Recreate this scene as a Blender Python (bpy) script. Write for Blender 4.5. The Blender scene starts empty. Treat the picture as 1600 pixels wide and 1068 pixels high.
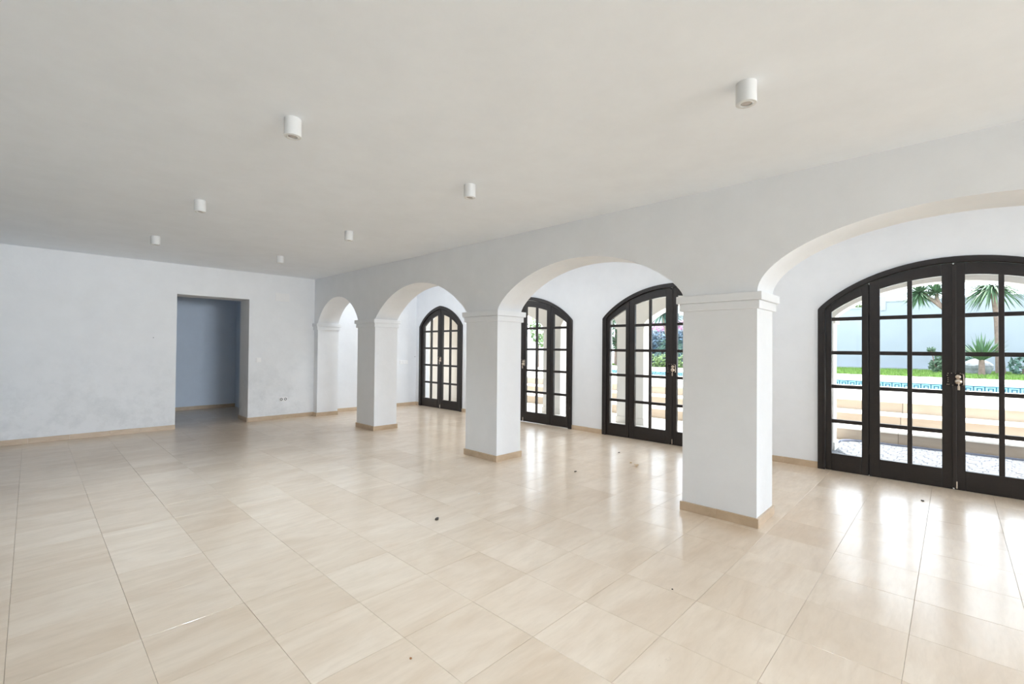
import bpy, bmesh, math, random
from mathutils import Vector, Matrix

random.seed(7)
SC = bpy.context.scene
COL = SC.collection

# ------------------------------------------------------------------ camera
F_PX, YAW, PX0, PY0, ROLL, PITCH = 721.04, 0.794695, 781.96, 534.72, 0.009379, 0.012492
CAM_Z = 1.4
cam_data = bpy.data.cameras.new('camera')
cam = bpy.data.objects.new('camera', cam_data)
COL.objects.link(cam)
cam_data.sensor_width = 36.0
cam_data.lens = F_PX / 1600.0 * 36.0
cam_data.shift_x = (800.0 - PX0) / 1600.0
cam_data.shift_y = (PY0 - 534.0) / 1600.0
cam_data.clip_start = 0.02
cam_data.clip_end = 500
_f = Vector((math.sin(YAW), math.cos(YAW), 0)); _r = Vector((math.cos(YAW), -math.sin(YAW), 0)); _u = Vector((0, 0, 1))
_f, _u = _f * math.cos(PITCH) + _u * math.sin(PITCH), _u * math.cos(PITCH) - _f * math.sin(PITCH)
_r, _u = _r * math.cos(ROLL) + _u * math.sin(ROLL), _u * math.cos(ROLL) - _r * math.sin(ROLL)
m = Matrix((_r, _u, -_f)).transposed().to_4x4()
m.translation = Vector((0, 0, CAM_Z))
cam.matrix_world = m
SC.camera = cam

# ------------------------------------------------------------------ exposure, sky, sun, added fill light
vs = SC.view_settings
vs.view_transform = 'Standard'; vs.look = 'None'; vs.gamma = 1.0; vs.exposure = 0.33; vs.use_curve_mapping = False
SC.cycles.max_bounces = 14; SC.cycles.diffuse_bounces = 8; SC.cycles.glossy_bounces = 4
SC.cycles.transparent_max_bounces = 16; SC.cycles.use_denoising = True
SC.cycles.sample_clamp_indirect = 6.0; SC.cycles.caustics_reflective = False; SC.cycles.caustics_refractive = False

world = bpy.data.worlds.new('hazy_sky'); SC.world = world; world.use_nodes = True
bg = world.node_tree.nodes['Background']
bg.inputs['Color'].default_value = (0.80, 0.90, 1.0, 1); bg.inputs['Strength'].default_value = 4.5

def sun(direction_to_sun, strength, color, angle):
    d = bpy.data.lights.new('sun', 'SUN'); d.energy = strength; d.color = color; d.angle = math.radians(angle)
    o = bpy.data.objects.new('sun', d); COL.objects.link(o)
    o.rotation_euler = Vector(direction_to_sun).to_track_quat('Z', 'Y').to_euler(); o.location = (12, 2, 12)
sun((0.30, 0.12, 1.0), 9.0, (1.0, 0.94, 0.85), 1.0)

def area(name, loc, aim, sx, sy, power, color, spread=180):
    d = bpy.data.lights.new(name, 'AREA'); d.shape = 'RECTANGLE'; d.size = sx; d.size_y = sy
    d.energy = power; d.color = color; d.spread = math.radians(spread)
    o = bpy.data.objects.new(name, d); COL.objects.link(o); o.location = loc
    o.rotation_euler = (Vector(loc) - Vector(aim)).to_track_quat('Z', 'Y').to_euler()
    return o
# added fill lamp, unseen far behind the photographer, shining through the open front wall
area('added_back_fill', (3.1, -24.0, 1.35), (3.1, 5, 1.35), 8.0, 2.6, 365, (0.82, 0.90, 1.0), 70)
# fill spots added under the switched-off downlights; the last ones have no fitting
def added_spot_fill(x, y, power):
    d = bpy.data.lights.new('added_spot_fill', 'SPOT'); d.energy = power; d.color = (0.69, 0.84, 1.0)
    d.spot_size = math.radians(104); d.spot_blend = 1.0; d.shadow_soft_size = 0.024
    o = bpy.data.objects.new('added_spot_fill', d); COL.objects.link(o); o.location = (x, y, 2.762 - 0.112)
for _x, _y, _p in ((2.54, 0.752, 36), (1.085, 2.83, 88), (2.56, 2.89, 48), (1.10, 5.06, 112), (2.62, 5.10, 60), (1.08, 7.14, 0), (2.63, 7.27, 0),
                   (1.09, 0.72, 72), (1.09, -1.4, 90), (2.54, -1.4, 40), (1.09, -3.5, 90), (2.54, -3.5, 60)):
    if _p: added_spot_fill(_x, _y, _p)
# added fill panels under the corridor ceiling, hidden above the arches
for _y, _p in ((-1.5, 7), (1.5, 12), (4.5, 16), (7.5, 25)):
    area('added_corridor_fill', (4.95, _y, 3.12), (4.95, _y, 0), 0.3, 2.4, _p, (0.90, 0.95, 1.0))

# ------------------------------------------------------------------ measures
A, AT = 4.043, 0.435            # arcade face and thickness
B, BC = 9.279, 9.42             # end wall of the room, of the corridor
D, DT = 6.649, 0.29             # door wall
H = 2.762
XL, YF = -0.43, -6.0  # room lengthened behind the camera to even out the added light
HC = 3.16                       # corridor ceiling
PX_IN, PX_OUT = 8.08, 8.34      # porch arcade

# ------------------------------------------------------------------ node helpers
def new_mat(name):
    mt = bpy.data.materials.new(name); mt.use_nodes = True
    nt = mt.node_tree
    return mt, nt, nt.nodes['Principled BSDF']
def N(nt, t, **kw):
    n = nt.nodes.new(t)
    for k, v in kw.items():
        if k.startswith('i_'): n.inputs[k[2:].replace('_', ' ')].default_value = v
        else: setattr(n, k, v)
    return n
def simple(name, col, rough=0.5, metal=0.0, var=0.0, scale=8.0, bump=0.0, bscale=60.0, spec=0.5):
    mt, nt, b = new_mat(name)
    b.inputs['Roughness'].default_value = rough; b.inputs['Metallic'].default_value = metal
    b.inputs['Specular IOR Level'].default_value = spec
    b.inputs['Base Color'].default_value = (*col, 1)
    geo = N(nt, 'ShaderNodeNewGeometry')
    if var > 0:
        nz = N(nt, 'ShaderNodeTexNoise', i_Scale=scale, i_Detail=5.0, i_Roughness=0.6)
        nt.links.new(geo.outputs['Position'], nz.inputs['Vector'])
        cr = N(nt, 'ShaderNodeValToRGB')
        cr.color_ramp.elements[0].position = 0.3; cr.color_ramp.elements[1].position = 0.7
        cr.color_ramp.elements[0].color = (*[max(0, c * (1 - var)) for c in col], 1)
        cr.color_ramp.elements[1].color = (*[min(1, c * (1 + var)) for c in col], 1)
        nt.links.new(nz.outputs['Fac'], cr.inputs['Fac']); nt.links.new(cr.outputs['Color'], b.inputs['Base Color'])
    if bump > 0:
        nb = N(nt, 'ShaderNodeTexNoise', i_Scale=bscale, i_Detail=4.0)
        nt.links.new(geo.outputs['Position'], nb.inputs['Vector'])
        bp = N(nt, 'ShaderNodeBump', i_Strength=bump, i_Distance=0.01)
        nt.links.new(nb.outputs['Fac'], bp.inputs['Height']); nt.links.new(bp.outputs['Normal'], b.inputs['Normal'])
    return mt

def plaster(name, col, dirt=0.0, streak=False):
    """hand trowelled white paint: slow undulation, fine grain, grey scuffs low on the wall"""
    mt, nt, b = new_mat(name)
    b.inputs['Roughness'].default_value = 0.75; b.inputs['Specular IOR Level'].default_value = 0.25
    geo = N(nt, 'ShaderNodeNewGeometry')
    nz = N(nt, 'ShaderNodeTexNoise', i_Scale=3.0, i_Detail=6.0, i_Roughness=0.65)
    nt.links.new(geo.outputs['Position'], nz.inputs['Vector'])
    cr = N(nt, 'ShaderNodeValToRGB')
    cr.color_ramp.elements[0].position = 0.35; cr.color_ramp.elements[1].position = 0.65
    k = 0.965
    cr.color_ramp.elements[0].color = (col[0] * k, col[1] * k, col[2] * k, 1); cr.color_ramp.elements[1].color = (*col, 1)
    nt.links.new(nz.outputs['Fac'], cr.inputs['Fac'])
    last = cr.outputs['Color']
    if dirt > 0:
        sep = N(nt, 'ShaderNodeSeparateXYZ'); nt.links.new(geo.outputs['Position'], sep.inputs['Vector'])
        mr = N(nt, 'ShaderNodeMapRange'); mr.inputs['From Min'].default_value = 1.5; mr.inputs['From Max'].default_value = 0.1
        nt.links.new(sep.outputs['Z'], mr.inputs['Value'])
        n2 = N(nt, 'ShaderNodeTexNoise', i_Scale=2.2, i_Detail=9.0, i_Roughness=0.75)
        nt.links.new(geo.outputs['Position'], n2.inputs['Vector'])
        c2 = N(nt, 'ShaderNodeMapRange'); c2.inputs['From Min'].default_value = 0.48; c2.inputs['From Max'].default_value = 0.68
        nt.links.new(n2.outputs['Fac'], c2.inputs['Value'])
        mu = N(nt, 'ShaderNodeMath', operation='MULTIPLY'); nt.links.new(mr.outputs['Result'], mu.inputs[0]); nt.links.new(c2.outputs['Result'], mu.inputs[1])
        mu2 = N(nt, 'ShaderNodeMath', operation='MULTIPLY'); nt.links.new(mu.outputs[0], mu2.inputs[0]); mu2.inputs[1].default_value = dirt
        mx = N(nt, 'ShaderNodeMix', data_type='RGBA'); nt.links.new(mu2.outputs[0], mx.inputs[0]); nt.links.new(last, mx.inputs[6])
        mx.inputs[7].default_value = (0.42, 0.45, 0.46, 1); last = mx.outputs[2]
    nt.links.new(last, b.inputs['Base Color'])
    n3 = N(nt, 'ShaderNodeTexNoise', i_Scale=5.0, i_Detail=8.0, i_Roughness=0.6)
    if streak:
        mp = N(nt, 'ShaderNodeMapping'); mp.inputs['Scale'].default_value = (0.5, 3.0, 1); nt.links.new(geo.outputs['Position'], mp.inputs['Vector'])
        nt.links.new(mp.outputs['Vector'], n3.inputs['Vector'])
    else:
        nt.links.new(geo.outputs['Position'], n3.inputs['Vector'])
    bp = N(nt, 'ShaderNodeBump', i_Strength=0.35, i_Distance=0.012)
    nt.links.new(n3.outputs['Fac'], bp.inputs['Height']); nt.links.new(bp.outputs['Normal'], b.inputs['Normal'])
    if streak: bp.inputs['Strength'].default_value = 0.07
    return mt

def stone(name, dark, light, rough, vein=(1.2, 7.0, 4.0), randomise=0.5, bump=0.05, pits=True):
    mt, nt, b = new_mat(name)
    geo = N(nt, 'ShaderNodeNewGeometry'); oi = N(nt, 'ShaderNodeObjectInfo')
    add = N(nt, 'ShaderNodeMath', operation='ADD'); nt.links.new(oi.outputs['Random'], add.inputs[0]); nt.links.new(geo.outputs['Random Per Island'], add.inputs[1])
    fr = N(nt, 'ShaderNodeMath', operation='FRACT'); nt.links.new(add.outputs[0], fr.inputs[0])
    mp = N(nt, 'ShaderNodeMapping'); mp.inputs['Scale'].default_value = vein; nt.links.new(geo.outputs['Position'], mp.inputs['Vector'])
    off = N(nt, 'ShaderNodeCombineXYZ'); mul = N(nt, 'ShaderNodeMath', operation='MULTIPLY'); mul.inputs[1].default_value = 40.0
    nt.links.new(fr.outputs[0], mul.inputs[0]); nt.links.new(mul.outputs[0], off.inputs['X']); nt.links.new(mul.outputs[0], off.inputs['Y'])
    va = N(nt, 'ShaderNodeVectorMath', operation='ADD'); nt.links.new(mp.outputs['Vector'], va.inputs[0]); nt.links.new(off.outputs[0], va.inputs[1])
    nz = N(nt, 'ShaderNodeTexNoise', i_Scale=1.0, i_Detail=9.0, i_Roughness=0.62, i_Distortion=0.6)
    nt.links.new(va.outputs[0], nz.inputs['Vector'])
    s1 = N(nt, 'ShaderNodeMath', operation='MULTIPLY'); s1.inputs[1].default_value = 1.0 - randomise * 0.4; nt.links.new(nz.outputs['Fac'], s1.inputs[0])
    s2 = N(nt, 'ShaderNodeMath', operation='MULTIPLY_ADD'); nt.links.new(fr.outputs[0], s2.inputs[0]); s2.inputs[1].default_value = randomise * 0.4; nt.links.new(s1.outputs[0], s2.inputs[2])
    cr = N(nt, 'ShaderNodeValToRGB'); cr.color_ramp.elements[0].position = 0.28; cr.color_ramp.elements[1].position = 0.68
    cr.color_ramp.elements[0].color = (*dark, 1); cr.color_ramp.elements[1].color = (*light, 1)
    nt.links.new(s2.outputs[0], cr.inputs['Fac'])
    last = cr.outputs['Color']
    if pits:   # fine cloudy mottling, thin darker streaks, a few rusty patches
        for sc_, lo, hi, amt, colr in ((2.6, 0.48, 0.75, 0.35, [c * 0.86 for c in dark]), (0.55, 0.60, 0.74, 0.22, (dark[0] * 0.95, dark[1] * 0.76, dark[2] * 0.55))):
            mq = N(nt, 'ShaderNodeMapping'); mq.inputs['Scale'].default_value = (1.0, 2.2, 1.0) if sc_ > 1 else (0.8, 0.8, 0.8); nt.links.new(va.outputs[0], mq.inputs['Vector'])
            nq = N(nt, 'ShaderNodeTexNoise', i_Scale=sc_, i_Detail=8.0, i_Roughness=0.7, i_Distortion=0.4); nt.links.new(mq.outputs['Vector'], nq.inputs['Vector'])
            rq = N(nt, 'ShaderNodeMapRange'); rq.inputs['From Min'].default_value = lo; rq.inputs['From Max'].default_value = hi; rq.inputs['To Max'].default_value = amt
            nt.links.new(nq.outputs['Fac'], rq.inputs['Value'])
            xq = N(nt, 'ShaderNodeMix', data_type='RGBA'); nt.links.new(rq.outputs['Result'], xq.inputs[0]); nt.links.new(last, xq.inputs[6]); xq.inputs[7].default_value = (*colr, 1); last = xq.outputs[2]
    if pits:   # dark travertine pits and hairline veins
        n2 = N(nt, 'ShaderNodeTexNoise', i_Scale=3.2, i_Detail=10.0, i_Roughness=0.8)
        nt.links.new(va.outputs[0], n2.inputs['Vector'])
        m2 = N(nt, 'ShaderNodeMapRange'); m2.inputs['From Min'].default_value = 0.63; m2.inputs['From Max'].default_value = 0.74; m2.inputs['To Max'].default_value = 0.6
        nt.links.new(n2.outputs['Fac'], m2.inputs['Value'])
        mx = N(nt, 'ShaderNodeMix', data_type='RGBA'); nt.links.new(m2.outputs['Result'], mx.inputs[0]); nt.links.new(last, mx.inputs[6])
        mx.inputs[7].default_value = (dark[0] * 0.55, dark[1] * 0.5, dark[2] * 0.45, 1); last = mx.outputs[2]
    nt.links.new(last, b.inputs['Base Color'])
    n3 = N(nt, 'ShaderNodeTexNoise', i_Scale=9.0, i_Detail=5.0); nt.links.new(geo.outputs['Position'], n3.inputs['Vector'])
    mr = N(nt, 'ShaderNodeMapRange'); mr.inputs['To Min'].default_value = rough * 0.7; mr.inputs['To Max'].default_value = rough * 1.35
    nt.links.new(n3.outputs['Fac'], mr.inputs['Value']); nt.links.new(mr.outputs['Result'], b.inputs['Roughness'])
    if bump > 0:
        bp = N(nt, 'ShaderNodeBump', i_Strength=bump, i_Distance=0.01); nt.links.new(n3.outputs['Fac'], bp.inputs['Height']); nt.links.new(bp.outputs['Normal'], b.inputs['Normal'])
    return mt

def glass(name, tint=(1, 1, 1), rough=0.0):
    mt = bpy.data.materials.new(name); mt.use_nodes = True; nt = mt.node_tree; nt.nodes.clear()
    out = N(nt, 'ShaderNodeOutputMaterial'); mix = N(nt, 'ShaderNodeMixShader'); tr = N(nt, 'ShaderNodeBsdfTransparent'); gl = N(nt, 'ShaderNodeBsdfGlossy')
    fr = N(nt, 'ShaderNodeFresnel', i_IOR=1.45)
    tr.inputs['Color'].default_value = (*tint, 1); gl.inputs['Roughness'].default_value = rough
    ge = N(nt, 'ShaderNodeNewGeometry'); inv = N(nt, 'ShaderNodeMath', operation='SUBTRACT'); inv.inputs[0].default_value = 1.0; nt.links.new(ge.outputs['Backfacing'], inv.inputs[1])
    mu = N(nt, 'ShaderNodeMath', operation='MULTIPLY'); nt.links.new(inv.outputs[0], mu.inputs[0]); nt.links.new(fr.outputs[0], mu.inputs[1])
    nt.links.new(mu.outputs[0], mix.inputs[0]); nt.links.new(tr.outputs[0], mix.inputs[1]); nt.links.new(gl.outputs[0], mix.inputs[2]); nt.links.new(mix.outputs[0], out.inputs[0])
    return mt

M_WALL = plaster('white_plaster', (0.81, 0.83, 0.855), dirt=0.0)
M_BACK = plaster('scuffed_white_plaster', (0.82, 0.835, 0.85), dirt=0.35)
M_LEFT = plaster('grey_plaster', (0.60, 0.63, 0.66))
M_CEIL = plaster('ceiling_plaster', (0.885, 0.925, 0.975), streak=True)
M_BLUE = plaster('pale_blue_plaster', (0.70, 0.78, 0.88))
M_CAP = plaster('capital_plaster', (0.85, 0.85, 0.85))
M_PORCH = plaster('porch_render', (0.70, 0.685, 0.655))
M_TILE = stone('polished_travertine', (0.63, 0.485, 0.345), (0.785, 0.66, 0.525), 0.17, vein=(1.3, 4.2, 4.0), randomise=0.45)
def polish(mt, base_rough, coat, coat_rough):
    nt = mt.node_tree; b = nt.nodes['Principled BSDF']; src = b.inputs['Roughness'].links[0].from_node
    src.inputs['To Min'].default_value = base_rough * 0.8; src.inputs['To Max'].default_value = base_rough * 1.2
    geo = N(nt, 'ShaderNodeNewGeometry'); mp = N(nt, 'ShaderNodeMapping'); mp.inputs['Scale'].default_value = (7, 26, 7); nt.links.new(geo.outputs['Position'], mp.inputs['Vector'])
    nz = N(nt, 'ShaderNodeTexNoise', i_Scale=1.0, i_Detail=8.0, i_Roughness=0.7); nt.links.new(mp.outputs['Vector'], nz.inputs['Vector'])
    mr = N(nt, 'ShaderNodeMapRange'); mr.inputs['From Min'].default_value = 0.3; mr.inputs['From Max'].default_value = 0.7
    mr.inputs['To Min'].default_value = coat * 1.25; mr.inputs['To Max'].default_value = coat * 0.45
    nt.links.new(nz.outputs['Fac'], mr.inputs['Value']); nt.links.new(mr.outputs['Result'], b.inputs['Coat Weight'])
    b.inputs['Coat Roughness'].default_value = coat_rough; b.inputs['Coat IOR'].default_value = 1.5
    b.inputs['Specular IOR Level'].default_value = 0.6
polish(M_TILE, 0.34, 0.42, 0.15)
M_GROUT = simple('tile_grout', (0.55, 0.46, 0.36), 0.8)
M_SKIRT = stone('travertine_skirting', (0.44, 0.325, 0.215), (0.60, 0.47, 0.335), 0.35, vein=(5, 5, 9), pits=False)
M_WOOD = simple('dark_stained_wood', (0.0115, 0.0074, 0.006), 0.40, var=0.35, scale=14, bump=0.15, bscale=40)
M_WOOD2 = simple('dark_stained_moulding', (0.015, 0.010, 0.008), 0.38, var=0.3, scale=18)
M_GLASS = glass('clear_glass')
M_BRASS = simple('pale_worn_brass', (0.62, 0.52, 0.42), 0.3, 0.85)
M_IRON = simple('black_iron', (0.02, 0.015, 0.014), 0.45, 0.4)
M_LAMP = simple('white_lamp_enamel', (0.72, 0.73, 0.73), 0.45)
M_LENS = simple('lamp_glass_lens', (0.55, 0.50, 0.46), 0.15, 0.3)
M_RIM = simple('lamp_dark_gap', (0.10, 0.09, 0.085), 0.6)
M_PLAST = simple('white_plastic', (0.88, 0.88, 0.88), 0.35)
M_HOLE = simple('socket_shadow_grey', (0.10, 0.10, 0.11), 0.6)

# ------------------------------------------------------------------ object helpers
def tag(o, label=None, cat=None, group=None, kind=None):
    if label: o['label'] = label
    if cat: o['category'] = cat
    if group: o['group'] = group
    if kind: o['kind'] = kind
    return o
def empty(name, loc=(0, 0, 0), parent=None):
    o = bpy.data.objects.new(name, None); COL.objects.link(o); o.location = loc; o.empty_display_size = 0.1
    if parent: o.parent = parent
    return o
def obj(name, mesh, parent=None, loc=None, rotz=0.0):
    o = bpy.data.objects.new(name, mesh); COL.objects.link(o)
    if parent: o.parent = parent
    if loc is not None: o.location = loc
    if rotz: o.rotation_euler = (0, 0, rotz)
    return o
class MB:
    def __init__(s): s.v = []; s.f = []; s.mi = []
    def quad(s, a, b, c, d, mi=0):
        n = len(s.v); s.v += [a, b, c, d]; s.f.append((n, n + 1, n + 2, n + 3)); s.mi.append(mi)
    def tri(s, a, b, c, mi=0):
        n = len(s.v); s.v += [a, b, c]; s.f.append((n, n + 1, n + 2)); s.mi.append(mi)
    def box(s, x0, x1, y0, y1, z0, z1, mi=0):
        n = len(s.v)
        s.v += [(x0, y0, z0), (x1, y0, z0), (x1, y1, z0), (x0, y1, z0), (x0, y0, z1), (x1, y0, z1), (x1, y1, z1), (x0, y1, z1)]
        for q in ((0, 3, 2, 1), (4, 5, 6, 7), (0, 1, 5, 4), (1, 2, 6, 5), (2, 3, 7, 6), (3, 0, 4, 7)):
            s.f.append(tuple(n + i for i in q)); s.mi.append(mi)
    def strip(s, x0, x1, ys, zlo, zhi, mi=0):
        """solid between two curves zlo(y), zhi(y), extruded along x"""
        n = len(s.v); k = len(ys)
        for y in ys:
            a, b = zlo(y), zhi(y)
            s.v += [(x0, y, a), (x0, y, b), (x1, y, a), (x1, y, b)]
        for i in range(k - 1):
            p, q = n + 4 * i, n + 4 * (i + 1)
            s.f += [(p, p + 1, q + 1, q), (p + 2, q + 2, q + 3, p + 3), (p, q, q + 2, p + 2), (p + 1, p + 3, q + 3, q + 1)]; s.mi += [mi] * 4
        e = n + 4 * (k - 1)
        s.f += [(n, n + 2, n + 3, n + 1), (e, e + 1, e + 3, e + 2)]; s.mi += [mi] * 2
    def lathe(s, prof, c=(0, 0, 0), seg=24, mi=0, axis='z'):
        n = len(s.v); k = len(prof)
        for i in range(seg):
            a = 2 * math.pi * i / seg
            for r, z in prof:
                p = (r * math.cos(a), r * math.sin(a), z)
                if axis == 'x': p = (p[2], p[0], p[1])
                s.v.append((c[0] + p[0], c[1] + p[1], c[2] + p[2]))
        for i in range(seg):
            j = (i + 1) % seg
            for t in range(k - 1):
                s.f.append((n + i * k + t, n + j * k + t, n + j * k + t + 1, n + i * k + t + 1)); s.mi.append(mi)
    def tube(s, pts, r, seg=8, mi=0):
        n = len(s.v); k = len(pts)
        for i, p in enumerate(pts):
            p = Vector(p); d = (Vector(pts[min(i + 1, k - 1)]) - Vector(pts[max(i - 1, 0)])).normalized()
            a = d.orthogonal().normalized() if abs(d.z) > 0.9 else d.cross(Vector((0, 0, 1))).normalized()
            b = d.cross(a); rr = r[i] if isinstance(r, (list, tuple)) else r
            for j in range(seg):
                t = 2 * math.pi * j / seg; q = p + (a * math.cos(t) + b * math.sin(t)) * rr; s.v.append(tuple(q))
        for i in range(k - 1):
            for j in range(seg):
                j2 = (j + 1) % seg
                s.f.append((n + i * seg + j, n + i * seg + j2, n + (i + 1) * seg + j2, n + (i + 1) * seg + j)); s.mi.append(mi)
        s.f.append(tuple(n + j for j in range(seg))[::-1]); s.f.append(tuple(n + (k - 1) * seg + j for j in range(seg))); s.mi += [mi, mi]
    def mesh(s, name, mats, weld=False, smooth=None):
        me = bpy.data.meshes.new(name); me.from_pydata(s.v, [], s.f)
        for mt in (mats if isinstance(mats, (list, tuple)) else [mats]): me.materials.append(mt)
        me.polygons.foreach_set('material_index', s.mi)
        bm = bmesh.new(); bm.from_mesh(me)
        if weld: bmesh.ops.remove_doubles(bm, verts=bm.verts, dist=1e-5)
        if weld is not None: bmesh.ops.recalc_face_normals(bm, faces=bm.faces)
        bm.to_mesh(me); bm.free()
        if smooth is not None:
            me.polygons.foreach_set('use_smooth', [True] * len(me.polygons)); me.set_sharp_from_angle(angle=math.radians(smooth))
        me.update(); return me
    def build(s, name, mats, parent=None, loc=None, weld=False, smooth=None, bevel=0.0):
        o = obj(name, s.mesh(name, mats, weld, smooth), parent, loc)
        if bevel > 0:
            md = o.modifiers.new('bevel', 'BEVEL'); md.width = bevel; md.segments = 2; md.limit_method = 'ANGLE'; md.angle_limit = math.radians(40)
        return o
def lin(a, b, n): return [a + (b - a) * i / n for i in range(n + 1)]

def arch_fn(yc, hw, zs, rise, mix):
    """mix 0 = circular segment, 1 = half ellipse, negative = leaning to a pointed arch"""
    R = (hw * hw + rise * rise) / (2 * rise)
    def fn(y):
        t = min(1.0, abs(y - yc) / hw)
        circ = math.sqrt(max(0, R * R - (t * hw) ** 2)) - (R - rise)
        if mix >= 0: z = circ * (1 - mix) + rise * math.sqrt(max(0, 1 - t * t)) * mix
        else: z = circ * (1 + mix) + rise * (1 - t) * (-mix)
        return zs + z
    return fn

def arched_wall(name, x0, x1, ya, yb, ztop, openings, mat, kind='structure', zbot=0.0, seg=40, bevel=0.0):
    """one wall running along y between x0 and x1; openings = (y0, y1, fn)"""
    mb = MB(); edges = sorted(openings); y = ya
    def solid(a, b, z0a, z0b):
        mb.quad((x0, a, z0a), (x0, b, z0b), (x0, b, ztop), (x0, a, ztop)); mb.quad((x1, b, z0b), (x1, a, z0a), (x1, a, ztop), (x1, b, ztop))
        mb.quad((x0, a, ztop), (x0, b, ztop), (x1, b, ztop), (x1, a, ztop)); mb.quad((x0, b, z0b), (x0, a, z0a), (x1, a, z0a), (x1, b, z0b))
    mb.quad((x0, ya, zbot), (x0, ya, ztop), (x1, ya, ztop), (x1, ya, zbot))
    for (o0, o1, fn) in edges:
        # full height block split at the springing so the faces stay matched
        solid(y, o0, zbot, zbot)
        mb.quad((x0, o0, zbot), (x1, o0, zbot), (x1, o0, fn(o0)), (x0, o0, fn(o0)))
        c = (o0 + o1) / 2; h = (o1 - o0) / 2
        ys = [c - h * math.cos(math.pi * i / seg) for i in range(seg + 1)]
        for a, b in zip(ys, ys[1:]): solid(a, b, fn(a), fn(b))
        mb.quad((x0, o1, fn(o1)), (x1, o1, fn(o1)), (x1, o1, zbot), (x0, o1, zbot)); y = o1
    solid(y, yb, zbot, zbot)
    mb.quad((x0, yb, zbot), (x1, yb, zbot), (x1, yb, ztop), (x0, yb, ztop))
    o = mb.build(name, mat, weld=True, smooth=30)
    if kind: o['kind'] = kind
    return o

# ------------------------------------------------------------------ room shell
# arcade between room and corridor
PIERS = [(-6.02, -4.10), (-1.79, -1.20), (1.113, 1.707), (4.02, 4.60), (6.914, 7.496), (9.108, BC + 0.02)]
mixes = [0.5, 0.85, 0.40, 0.08, 0.15]
ops = []
for i in range(5):
    a, b = PIERS[i][1], PIERS[i + 1][0]
    ops.append((a, b, arch_fn((a + b) / 2, (b - a) / 2, 1.868, 0.50 if i < 4 else 0.475, mixes[i])))
wall_arcade = arched_wall('wall_arcade', A, A + AT, YF - 0.02, BC + 0.02, HC + 0.02, ops, M_WALL)
# door wall
DOORS = [(0.0, 1.163, 0.487, 0.12), (2.981, 1.163, 0.487, 0.12), (5.92, 1.163, 0.487, 0.12), (8.48, 0.792, 0.468, -0.22)]
ZS = 1.90
dops = []
for yc, hw, rise, mix in DOORS:
    dops.append((yc - hw, yc + hw, arch_fn(yc, hw, ZS, rise, mix)))
wall_right = arched_wall('wall_right', D, D + DT, YF - 0.2, BC + 0.3, HC + 0.2, dops, M_WALL)
# end walls
DX0, DX1, DZ = 1.712, 2.824, 2.258
mb = MB()
mb.box(XL - 0.2, DX0, B, B + 0.5, -0.02, H + 0.02); mb.box(DX1, A, B, B + 0.5, -0.02, H + 0.02); mb.box(DX0, DX1, B, B + 0.5, DZ, H + 0.02)
tag(mb.build('wall_back', M_BACK), kind='structure')
mb = MB(); mb.box(A, D, BC, BC + 0.36, -0.02, HC + 0.02)
tag(mb.build('wall_corridor_end', M_WALL), kind='structure')
mb = MB(); mb.box(XL - 0.2, XL, YF - 0.2, B, -0.02, H + 0.02)
tag(mb.build('wall_left', M_LEFT), kind='structure')
mb = MB()
for x0, x1 in ((XL - 0.2, XL + 0.05), (A, A + AT), (D - 0.05, D + DT)): mb.box(x0, x1, YF - 0.2, YF, -0.02, HC + 0.02)
for x0, x1 in ((XL + 0.05, A), (A + AT, D - 0.05)): mb.box(x0, x1, YF - 0.2, YF, 2.65, HC + 0.02)
tag(mb.build('wall_front', M_WALL), kind='structure')  # unseen, left almost fully open to let the added fill in
# alcove room behind the doorway
mb = MB(); mb.box(0.2, 3.7, 11.85, 12.05, -0.02, H); mb.box(3.33, 3.53, B + 0.5, 11.85, -0.02, H); mb.box(0.2, 0.4, B + 0.5, 11.85, -0.02, H)
tag(mb.build('wall_alcove', M_BLUE), kind='structure')
mb = MB(); mb.box(XL - 0.2, A + 0.2, YF - 0.2, 12.05, H, H + 0.6); mb.box(A + 0.2, D + DT, YF - 0.2, 12.05, HC, HC + 0.2)
tag(mb.build('ceiling', M_CEIL), kind='structure')

# ------------------------------------------------------------------ floor of travertine tiles
floor_mb = MB(); floor_mb.box(XL - 0.2, D + DT, YF - 0.2, 12.05, -0.20, -0.012)
floor = tag(floor_mb.build('floor', M_GROUT), kind='structure')
TX, TY, X0, Y0 = 0.4475, 0.434, 0.392, 0.160
GAP = 0.0011
def tile_bm(mb, cx, cy, z=0.0):
    hx, hy, c = TX / 2 - GAP / 2, TY / 2 - GAP / 2, 0.0012
    n = len(mb.v)
    for (a, b, zz) in ((hx, hy, z - 0.012), (hx, hy, z - c * 0.6), (hx - c, hy - c, z)):
        mb.v += [(cx - a, cy - b, zz), (cx + a, cy - b, zz), (cx + a, cy + b, zz), (cx - a, cy + b, zz)]
    for r in (0, 4):
        for i in range(4):
            j = (i + 1) % 4; mb.f.append((n + r + i, n + r + j, n + r + 4 + j, n + r + 4 + i)); mb.mi.append(0)
    mb.f.append((n + 8, n + 9, n + 10, n + 11)); mb.mi.append(0)
cells = []
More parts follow.
